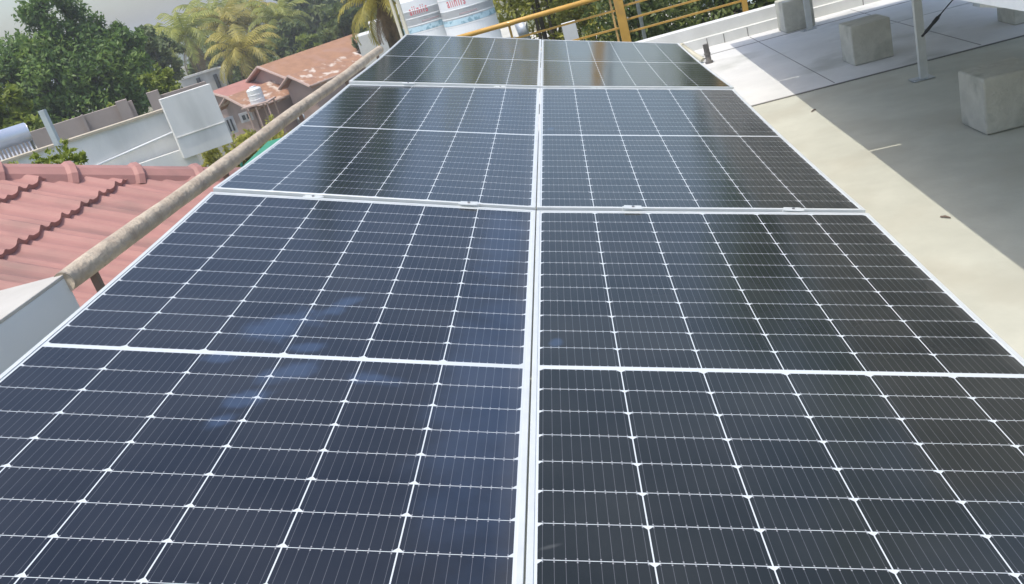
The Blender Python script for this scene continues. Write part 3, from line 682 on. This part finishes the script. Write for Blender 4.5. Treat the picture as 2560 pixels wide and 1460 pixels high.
def tree(az, R, ztop, zlow, rad_, kind, n, size, label, cat='tree', group=None, name='leafy_tree', blobs=None):
    base = pol(az, R, -10.1); t = empty(name, base); tag(t, label, cat, group)
    zt = ztop+10.1; zl = zlow+10.1; H = zt - zl
    if blobs is None:
        blobs = []
        nb_ = 9
        for i in range(nb_):
            a = 2*math.pi*i/nb_*1.6 + random.uniform(-.4, .4); q = random.random()
            rr = rad_*random.uniform(.25, .68); z = zl + H*(.2 + .62*q); sh = 1-abs(q-.4)*.7
            blobs.append((math.cos(a)*rr*sh, math.sin(a)*rr*sh, z, rad_*random.uniform(.34, .5), rad_*random.uniform(.34, .5), H*random.uniform(.18, .27)))
        blobs.append((0, 0, zt - H*.28, rad_*.5, rad_*.5, H*.26)); blobs.append((0, 0, zl+H*.45, rad_*.55, rad_*.55, H*.3))
    p = MB(); r0 = max(.12, rad_*.07)
    p.tube([(0, 0, 0), (.1, .05, zl*.5), (0, 0, zl), (.1, -.1, zl+H*.6)], [r0*1.3, r0, r0*.8, r0*.25], M_bark, 9)
    for b in blobs[:8]: p.tube([(0, 0, zl*.8), (b[0]*.5, b[1]*.5, (zl*.8+b[2])*.5), (b[0], b[1], b[2])], [r0*.5, r0*.35, r0*.1], M_bark, 6)
    p.build('trunk', t, smooth=True)
    leafobj('crown', leaves_np(blobs, n, size), LM[kind], t)
    return t
# the big dark tree at the left: outline set lump by lump (x across the view, y depth, z)
def big_blobs(lst, az, R):
    a = rad(az); r_ = Vector((math.cos(a), -math.sin(a), 0)); f_ = Vector((math.sin(a), math.cos(a), 0)); out = []
    for (bx, by, bz, rx, rz_) in lst:
        q = r_*bx + f_*by; out.append((q.x, q.y, bz+10.1, rx, rx, rz_))
    return out
BB = big_blobs([(-.5, 0, 3.05, 1.15, 1.3), (.1, .3, 2.2, 1.2, 1.2), (-2.3, 0, 1.5, 1.5, 1.1), (-3.7, -.3, .7, 1.6, 1.2), (-4.6, 0, -.9, 1.6, 1.5), (1.3, .4, 1.5, .85, .95), (2.0, .4, 1.25, .75, .85),
    (-1.4, -.8, .8, 1.8, 1.5), (.3, -.6, .4, 1.7, 1.4), (1.4, 0, .1, 1.1, 1.1), (1.7, .3, -1.0, .95, 1.1), (1.1, -.6, -1.8, 1.3, 1.1),
    (-3, -1, -1.2, 1.8, 1.5), (-.9, -1.0, -1.2, 1.8, 1.5), (.3, -1, -2.5, 1.5, 1.2), (-2.2, -1, -2.8, 1.9, 1.2), (-4.2, -.6, -2.6, 1.5, 1.3)], -28.6, 44)
tree(-28.6, 44, 4.2, -3.2, 5, 'dark', 70000, .115, 'huge dark green mango tree filling the upper left corner', name='mango_tree', blobs=BB)
tree(-25.1, 58, 1.75, -1.5, 1.9, 'haze', 6000, .17, 'paler hazy tree top rising behind the right shoulder of the mango tree')
tree(-33.8, 33, 1.2, -2.2, 1.5, 'lime', 5000, .16, 'yellow-green tree at the left picture edge below the mango tree')
tree(-30.9, 27, -.35, -2.6, .9, 'lime', 2600, .11, 'small yellow-green bush behind the pinkish parapet left part')
tree(-28.4, 28, -.45, -2.6, .9, 'lime', 2200, .11, 'low yellow-green bush between the two plaster stub pillars')
tree(-25.1, 36, .06, -1.7, .95, 'lime', 3600, .12, 'bright yellow-green small tree left of the pale block building')
tree(-15.9, 72, -1.6, -4.2, 1.3, 'lime', 3000, .22, 'bright lime tree standing just behind the terracotta ridge')
tree(-13.7, 68, -.2, -3.6, 2.0, 'mid', 5000, .24, 'fresh green tree above the right end of the terracotta ridge')
tree(-15.7, 86, 3.2, -5, 4.2, 'haze', 6000, .30, 'dark dense tree behind the palms, upper centre left')
tree(-18.3, 100, -.5, -6, 5, 'haze', 5000, .34, 'hazy broad tree far behind the middle palms')
tree(-12.9, 95, 3.6, -5, 4.6, 'haze', 5500, .32, 'tall hazy tree behind the fresh green tree')
tree(-21.8, 110, -.6, -6, 5, 'haze', 5000, .34, 'low hazy tree behind the leftmost palms')
for i, (az, R, zt, rd_, kd, lb) in enumerate((
    (-19.6, 80, -1.0, 3.0, 'mid', 'shadowy bush mass at the foot of the middle palms'), (-17.3, 78, -.7, 3.0, 'mid', 'dark undergrowth tree behind the terracotta ridge middle'),
    (-22.6, 76, -1.4, 2.6, 'mid', 'undergrowth tree behind the pale block building'), (-24.6, 70, -.8, 2.2, 'mid', 'undergrowth tree left of the leftmost palm'),
    (-14.2, 82, -.3, 3.2, 'mid', 'undergrowth tree behind the ridge right end'), (-11.6, 62, -.6, 2.6, 'mid', 'green tree behind the small white building'))):
    tree(az, R, zt, -7, rd_, kd, 3200, .26, lb)
tree(-22.9, 26, -2.05, -5, 1.9, 'yel', 4200, .10, 'olive hedge on the ground below the tall white block')
tree(-24.5, 26, -1.85, -4.6, 1.5, 'yel', 3200, .09, 'olive hedge clump peeping out under the left half of the tall white block')
tree(-21.4, 26.5, -2.0, -4.8, 1.5, 'yel', 3200, .09, 'olive hedge clump between the tall white block and the house')
tree(-20.3, 34, -3.2, -7, 2.3, 'yel', 4200, .13, 'olive shrubs in front of the terracotta house')
tree(-17.0, 30, -3.6, -8, 2.2, 'yel', 3200, .12, 'olive shrubs right of the green net')
# trees seen through the yellow railing
YT = [(-1.9, 23, 4.0, -5.5, 2.1, 'yel', 'yellow-green tree right of the tanks behind the yellow rail'), (.9, 25, 1.7, -6.5, 2.0, 'yel', 'yellow-green tree left of the main yellow post'),
      (3.3, 21, .5, -7, 2.2, 'mid', 'darker green tree directly behind the main yellow post'), (6.3, 24, 1.0, -7.5, 2.6, 'mid', 'dark green tree behind the railing bars'),
      (9.6, 22, 1.5, -7.5, 2.6, 'mid', 'dark green tree behind the last yellow post'), (13.5, 24, 3.4, -6, 3.4, 'mid', 'tall tree beyond the far parapet, mirrored in the right panels'),
      (20.5, 25, 8.8, -6, 4.4, 'dark', 'taller dark tree farther right, mirrored in the near right panel'), (31, 25, 12.5, -6, 5.5, 'dark', 'tallest dark tree at far right, mirrored in the near right panel'),
      (-8.6, 25, 10.5, .9, 1.5, 'dark', 'tall narrow tree behind the water tanks, mirrored in the left panels')]
for az, R, zt, zl, rr, kd, lb in YT: tree(az, R, zt, zl, rr, kd, 14000 if rr < 3 else 8000, .075 if rr < 3 else .2, lb, group='trees beyond the far parapet')
M_pale = mat('pale_sunlit_yard', (.62, .60, .54), (.45, .44, .40), .8, .9)
p = MB(); p.box((-2, 27, -10.1), (5, 38, -3.2), M_pale); o = p.build('yard_building'); tag(o, 'pale sunlit building glimpsed through the trees behind the yellow railing', 'building')
p = MB(); p.box((5.6, 27, -10.1), (14, 36, -3.1), mat('pale_aqua_wall', (.50, .58, .57), rough=.8)); o = p.build('aqua_building'); tag(o, 'pale aqua building right of the last yellow post', 'building')
p = MB(); p.box((.08, 15, -10.1), (.36, 15.3, -.95), M_pl_white); o = p.build('white_wall_corner'); tag(o, 'bright white wall corner low behind the yellow railing, left of the main post', 'wall')

# palms
PL_ = {'g': leafmat('palm_leaf_green', (.15, .19, .04), (.34, .37, .08), (.58, .56, .14), .8), 'y': leafmat('palm_leaf_yellow', (.19, .19, .045), (.42, .37, .08), (.62, .52, .14), .8),
       'd': leafmat('palm_leaf_dry', (.16, .11, .06), (.30, .21, .12), (.46, .35, .22), .8)}
def frond_set(spec, L, seg=9, wl=.62, nl=20):
    V = []
    for (az, el) in spec:
        a = rad(az); dirh = np.array([math.cos(a), math.sin(a), 0]); p = np.zeros(3); e = rad(el); P = [p.copy()]; T = []
        for i in range(seg):
            d = dirh*math.cos(e) + np.array([0, 0, math.sin(e)]); T.append(d); p = p + d*(L/seg); P.append(p.copy()); e -= rad(6.5 + 1.9*i) * (1.0 if el > -30 else .35)
        P = np.array(P); sidev = np.cross(dirh, [0, 0, 1.0])
        for i in range(seg):
            V += [P[i]-sidev*.035, P[i]+sidev*.035, P[i+1]+sidev*.02, P[i+1]-sidev*.02]
        for q in range(nl):
            t = (q+1.5)/(nl+1.5)*seg; i = min(seg-1, int(t)); f_ = t-i; b = P[i]*(1-f_)+P[i+1]*f_; d = T[i]
            ll = wl*L*.36*math.sin(math.pi*min(1, .18+.8*t/seg))**.7
            for sg in (-1, 1):
                o_ = sidev*sg*.72 + d*.45 + np.array([0, 0, -.42 - .2*random.random()]) ; o_ /= np.linalg.norm(o_)
                wv = d*L*.020*random.uniform(.8, 1.3); tip = b + o_*ll*random.uniform(.85, 1.1)
                V += [b-wv, b+wv, tip+wv*.3, tip-wv*.3]
    return np.array(V)
def palm(az, R, zc, L, label, kind='g', ng=20, dry=5, lean=(0, 0), rot=0):
    L *= .98; base = pol(az, R, -10.1); t = empty('coconut_palm', base); tag(t, label, 'palm tree', 'coconut palms')
    H = zc+10.1; top = Vector((lean[0], lean[1], H))
    p = MB(); p.tube([(0, 0, 0), (lean[0]*.15, lean[1]*.15, H*.35), (lean[0]*.5, lean[1]*.5, H*.7), top], [.26, .19, .16, .14], M_pbark, 10); p.build('trunk', t, smooth=True)
    sp = [(rot + i*137.5 + random.uniform(-12, 12), 78 - 95*(i/ng)**.9 + random.uniform(-7, 7)) for i in range(ng)]
    o = leafobj('green_fronds', frond_set(sp, L), PL_[kind], t); o.location = top
    if dry:
        sp = [(rot + i*360/dry + random.uniform(-30, 30), random.uniform(-75, -45)) for i in range(dry)]
        o = leafobj('dry_fronds', frond_set(sp, L*.75), PL_['d'], t); o.location = top
    return t
palm(-22.75, 72, .75, 4.0, 'leftmost coconut palm, upright crown above the pale block building', 'g', 20, 5, rot=20)
palm(-21.1, 88, 1.5, 4.2, 'grey-green coconut palm with crown cut by the top edge', 'g', 20, 3, rot=70)
palm(-19.95, 68, -1.35, 3.7, 'low coconut palm with yellowing crown left of the house ridge', 'y', 20, 5, rot=110)
palm(-20.4, 82, .7, 4.0, 'yellowish coconut palm in the middle of the palm cluster', 'y', 20, 5, rot=200)
palm(-18.6, 84, .4, 3.9, 'olive coconut palm right of the yellowish one', 'y', 20, 4, rot=15)
palm(-17.3, 80, -.1, 3.7, 'coconut palm with pale dry flower stalk above the house ridge', 'g', 20, 5, rot=60)
palm(-24.0, 84, .9, 3.0, 'faint coconut palm between the mango tree and the leftmost palm', 'g', 16, 2, rot=160)
palm(-19.3, 104, 2.2, 4.2, 'distant hazy coconut palm near the top edge', 'g', 18, 3, rot=300)
palm(-11.1, 30, .15, 1.9, 'near brownish coconut palm beside the cream pipes', 'y', 20, 12, rot=40)
# weeds growing at the edge of the red roof
def weed(az, R, z, h, wd, n, label):
    t = empty('roof_weed', pol(az, R, z-.4)); tag(t, label, 'plant', 'weeds behind the red roof')
    p = MB(); p.tube([(0, 0, 0), (.02, 0, h*.5+.2), (-.02, 0, h+.35)], .008, LM['yel'], 5); p.build('stem', t)
    bl = [(random.uniform(-wd, wd), random.uniform(-wd, wd), .4 + h*random.uniform(.05, .95), wd*.5, wd*.5, h*.16) for _ in range(6)]
    leafobj('foliage', leaves_np(bl, n, .035), LM['lime'], t)
weed(-31.8, 9.4, .02, .26, .13, 190, 'tall sprig of yellow-green weed in front of the pale post')
weed(-33.3, 9.3, .05, .17, .19, 240, 'bushy weed in front of the glass tubes')
weed(-32.2, 9.0, -.02, .09, .14, 200, 'low yellow-green tuft touching the red ridge')
weed(-31.0, 9.3, .0, .10, .07, 60, 'sparse small weed beside the round lamp')

# ------------------------------------------------------------------ haze
hz_ = MB(); m = bpy.data.materials.new('pale_air'); m.use_nodes = True; nt = m.node_tree; nt.nodes.clear()
o_ = nt.nodes.new('ShaderNodeOutputMaterial'); v_ = nt.nodes.new('ShaderNodeVolumePrincipled'); v_.inputs['Color'].default_value = (.97, .985, 1, 1); v_.inputs['Density'].default_value = .0017; v_.inputs['Anisotropy'].default_value = .3
nt.links.new(v_.outputs[0], o_.inputs['Volume'])
hz_.box((-1100, -60, -11.5), (1100, 1050, 14.5), m); tag(hz_.build('haze'), kind='stuff')
